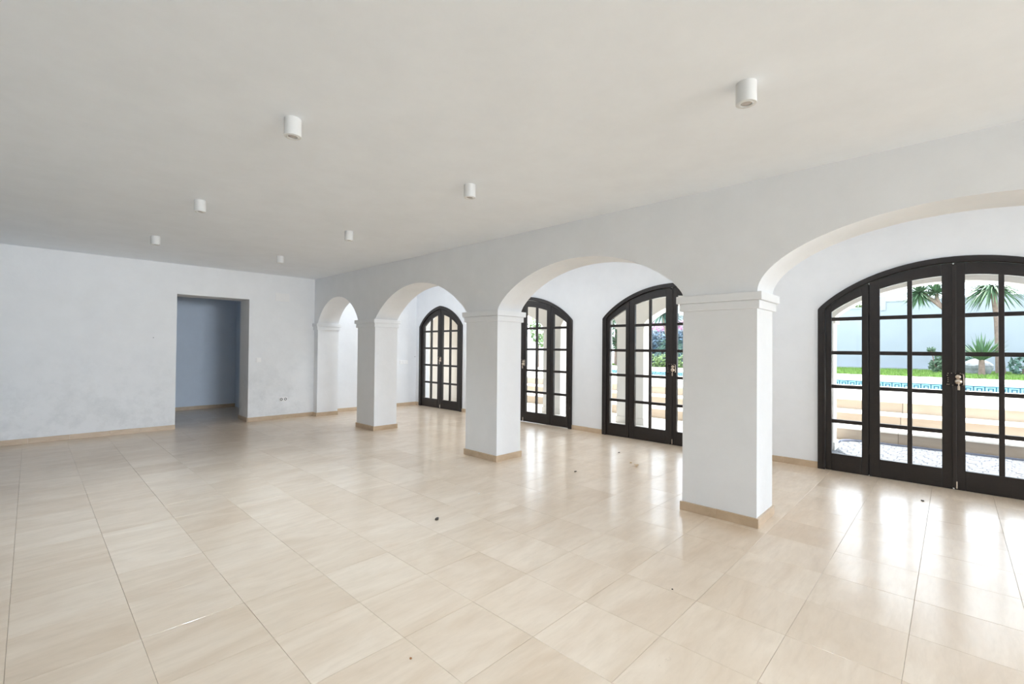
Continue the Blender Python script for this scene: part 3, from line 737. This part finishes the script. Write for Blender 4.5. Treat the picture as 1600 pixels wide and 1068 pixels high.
def foliage(parent, name, blobs, n, mat, rnd, s=0.09):
    mb = MB()
    tot = sum(b[3] ** 2 for b in blobs)
    for (cx, cy, cz, R) in blobs:
        for i in range(int(n * R * R / tot)):
            v = Vector((rnd.gauss(0, 1), rnd.gauss(0, 1), rnd.gauss(0, 1))).normalized() * R * rnd.uniform(0.45, 1.0) ** 0.5
            p = Vector((cx, cy, cz)) + v; a = Vector((rnd.gauss(0, 1), rnd.gauss(0, 1), rnd.gauss(0, 1))).normalized(); b = a.orthogonal().normalized(); q = s * rnd.uniform(0.6, 1.3)
            mb.quad(tuple(p - a * q), tuple(p + b * q * 0.45), tuple(p + a * q), tuple(p - b * q * 0.45))
    return tag(mb.build(name, mat, parent, weld=None), kind='stuff')
R = random.Random(5)
# two tall yuccas in front of the garden wall
yt = empty('yucca_tree', (25, -1.24, 0.6)); tag(yt, 'tall yucca with one drooping rosette, right of the big door\'s meeting stiles', 'tree')
mb = MB(); mb.tube([(0, 0, 0), (0.05, 0.03, 0.9), (0, 0.08, 2.0), (0, 0.18, 3.10)], [0.14, 0.11, 0.09, 0.08], 10); mb.build('trunk', M_BARK, yt, smooth=60)
rosette(yt, 'leaf_crown', (0, 0.20, 3.22), 1.05, 150, M_YUC, R, droop=0.62, lo=-0.3, hi=0.55, width=0.045)
yt = empty('yucca_tree', (25, -0.05, 0.6)); tag(yt, 'tall forked yucca with two bushy rosettes seen left of the big door\'s lock', 'tree')
mb = MB(); mb.tube([(0, 0, 0), (0.04, -0.02, 1.0), (0, 0.06, 2.0), (0, 0.30, 2.50), (0, 0.62, 2.85), (0, 0.95, 3.12)], [0.14, 0.11, 0.10, 0.085, 0.075, 0.07], 10); mb.build('trunk', M_BARK, yt, smooth=60)
mb = MB(); mb.tube([(0, 0.36, 2.58), (0, 0.50, 2.85), (0, 0.52, 3.10)], [0.07, 0.06, 0.06], 8); mb.build('branch', M_BARK, yt, smooth=60)
rosette(yt, 'leaf_crown', (0, 1.02, 3.18), 0.72, 230, M_YUC, R, droop=0.25, lo=-1.0, hi=1.3, width=0.04)
rosette(yt, 'leaf_crown', (0, 0.54, 3.15), 0.60, 130, M_YUC, R, droop=0.1, lo=-0.3, hi=1.5, width=0.035)
# small yucca and the bushes round it
yt = empty('young_yucca', (22.8, -0.69, 0.6)); tag(yt, 'small upright spiky yucca in front of the garden wall', 'plant')
mb = MB(); mb.tube([(0, 0, 0), (0, 0, 0.60)], [0.09, 0.07], 8); mb.build('stem', M_BARK, yt, smooth=60)
rosette(yt, 'leaf_crown', (0, 0, 0.52), 0.95, 90, M_YUC, R, droop=0.05, lo=0.45, hi=1.5, width=0.045)
def bush(name, x, y, z, blobs, n, mat, label, cat='shrub', stem=True, s=0.09):
    t = empty(name, (x, y, z)); tag(t, label, cat)
    if stem:
        mb = MB()
        for b in blobs: mb.tube([(0, 0, -0.03), (b[0] * 0.5, b[1] * 0.5, b[2] * 0.5), (b[0], b[1], b[2])], [0.03, 0.022, 0.012], 6)
        mb.build('stem', M_BARK, t)
    foliage(t, 'foliage', blobs, n, mat, R, s); return t
bush('shrub', 24.0, 0.45, 0.6, [(0, 0, 0.30, 0.24), (0.1, -0.1, 0.6, 0.2), (0.0, 0.15, 0.85, 0.13)], 300, M_SHRUB, 'dark bush at the wall foot left of the spiky yucca')
bush('shrub', 26.0, -0.35, 0.6, [(0, 0, 0.35, 0.30), (0, -0.3, 0.6, 0.2)], 260, M_YUC2, 'blue green bush behind the grey boulder at the wall foot')
bush('shrub', 24.5, -1.75, 0.6, [(0, 0, 0.35, 0.38), (0.1, -0.6, 0.45, 0.42), (0.0, -1.2, 0.4, 0.4)], 700, M_YUC2, 'low dark shrubs right of the drooping yucca')
bush('palm', 29.0, 3.75, -0.31, [(0, 0, 4.2, 0.3), (0.1, -0.5, 4.1, 0.3)], 350, M_LIME, 'pale green palm top showing over the garden wall', 'tree')
# boulder by the trunk
bm = bmesh.new(); bmesh.ops.create_icosphere(bm, subdivisions=3, radius=0.38)
rr = random.Random(2)
for v in bm.verts:
    v.co *= 1 + 0.10 * math.sin(v.co.x * 9 + v.co.y * 5) + 0.08 * math.sin(v.co.z * 13); v.co.z = max(-0.27, v.co.z); v.co.z *= 0.95; v.co.y *= 1.0
me = bpy.data.meshes.new('boulder'); bm.to_mesh(me); bm.free(); me.materials.append(simple('grey_boulder_rock', (0.20, 0.215, 0.23), 0.85, var=0.4, scale=5, bump=0.6, bscale=7))
o = obj('boulder', me, None, (23.7, -0.66, 0.85)); tag(o, 'pale grey boulder between the two yuccas', 'rock')
# hedge with bougainvillea seen through the middle door
hg = empty('flowering_hedge', (21.6, 10.2, 0.6)); tag(hg, 'blue grey hedge topped by pink flowers seen through the middle door', 'hedge')
foliage(hg, 'foliage', [(0, i * 0.42, z, 0.45) for i in range(-3, 4) for z in (0.3, 0.9, 1.3)], 7000, M_HEDGE, R, 0.10)
foliage(hg, 'flowers', [(-0.1, i * 0.5, 1.9 + 0.1 * math.sin(i * 2), 0.24) for i in range(-3, 4)], 1200, M_PINK, R, 0.06)
foliage(hg, 'low_foliage', [(-0.9, i * 0.5, 0.25, 0.35) for i in range(-3, 4)], 1800, M_LIME, R, 0.07)
mb = MB(); mb.box(-0.02, 0.10, -1.3, 1.3, -0.02, 1.2); mb.build('stem', M_BARK, hg)
t = empty('yucca_tree', (19.4, 8.75, 0.6)); tag(t, 'tall blue green yucca beside the flowering hedge', 'tree')
mb = MB(); mb.tube([(0, 0, -0.05), (0, 0.1, 1.2), (0, 0.3, 2.3)], [0.10, 0.08, 0.07], 8); mb.build('trunk', M_BARK, t, smooth=60)
rosette(t, 'leaf_crown', (0, 0.35, 2.4), 1.15, 220, M_YUC2, R, droop=0.3, lo=-0.4, hi=1.4, width=0.06)
rosette(t, 'leaf_crown', (0, 0.0, 1.0), 0.8, 130, M_YUC2, R, droop=0.5, lo=-0.4, hi=1.2, width=0.05)
t = empty('tree', (21.0, 12.3, 0.6)); tag(t, 'dense green tree seen past the porch pier through the middle door', 'tree')
mb = MB(); mb.tube([(0, 0, -0.05), (0, 0, 2.0)], [0.12, 0.08], 8); mb.build('trunk', M_BARK, t)
foliage(t, 'foliage', [(0, 0, 1.9, 0.9), (0, 0.5, 2.7, 0.8), (0, -0.4, 1.1, 0.6)], 2600, M_SHRUB, R, 0.10)
t = empty('tree', (15.6, 13.0, 0.6)); tag(t, 'light green leafy tree left of the middle door, before the tiled roof', 'tree')
mb = MB(); mb.tube([(0, 0, -0.05), (0, 0, 1.0)], [0.06, 0.04], 8); mb.build('trunk', M_BARK, t)
foliage(t, 'foliage', [(0, 0, 1.45, 0.40), (0, -0.2, 1.15, 0.3), (0, 0.2, 1.9, 0.3)], 900, M_LIME, R, 0.07)
# neighbouring house with a low grey roof
M_HOUSE = simple('neighbour_white_render', (0.80, 0.84, 0.88), 0.8); M_RT = simple('grey_roof_tile', (0.45, 0.47, 0.50), 0.8, var=0.2, scale=4)
hs = empty('neighbouring_house', (19.0, 16.2, 0.3)); tag(hs, 'low white building with sloping grey roof beyond the garden', 'building')
mb = MB(); mb.box(0, 4, -2.0, 5.0, 0, 1.55); mb.build('wall', M_HOUSE, hs)
mb = MB()
for i in range(9):
    y0, y1 = -2.3 + i * 0.9, -2.3 + (i + 1) * 0.9; z = lambda y: 1.5 + (y + 2.3) * 0.20
    mb.quad((-0.3, y0, z(y0)), (-0.3, y1, z(y1)), (4.3, y1, z(y1) + 0.0), (4.3, y0, z(y0))); mb.quad((-0.3, y0, z(y0)), (-0.3, y1, z(y1)), (-0.3, y1, z(y1) - 0.12), (-0.3, y0, z(y0) - 0.12))
mb.build('roof', M_RT, hs, weld=None)
# distant ground
M_GROUND = simple('dry_ground', (0.55, 0.50, 0.42), 0.9)
mb = MB(); mb.box(-40, 140, -90, 120, -0.6, -0.31); tag(mb.build('ground', M_GROUND), kind='structure')
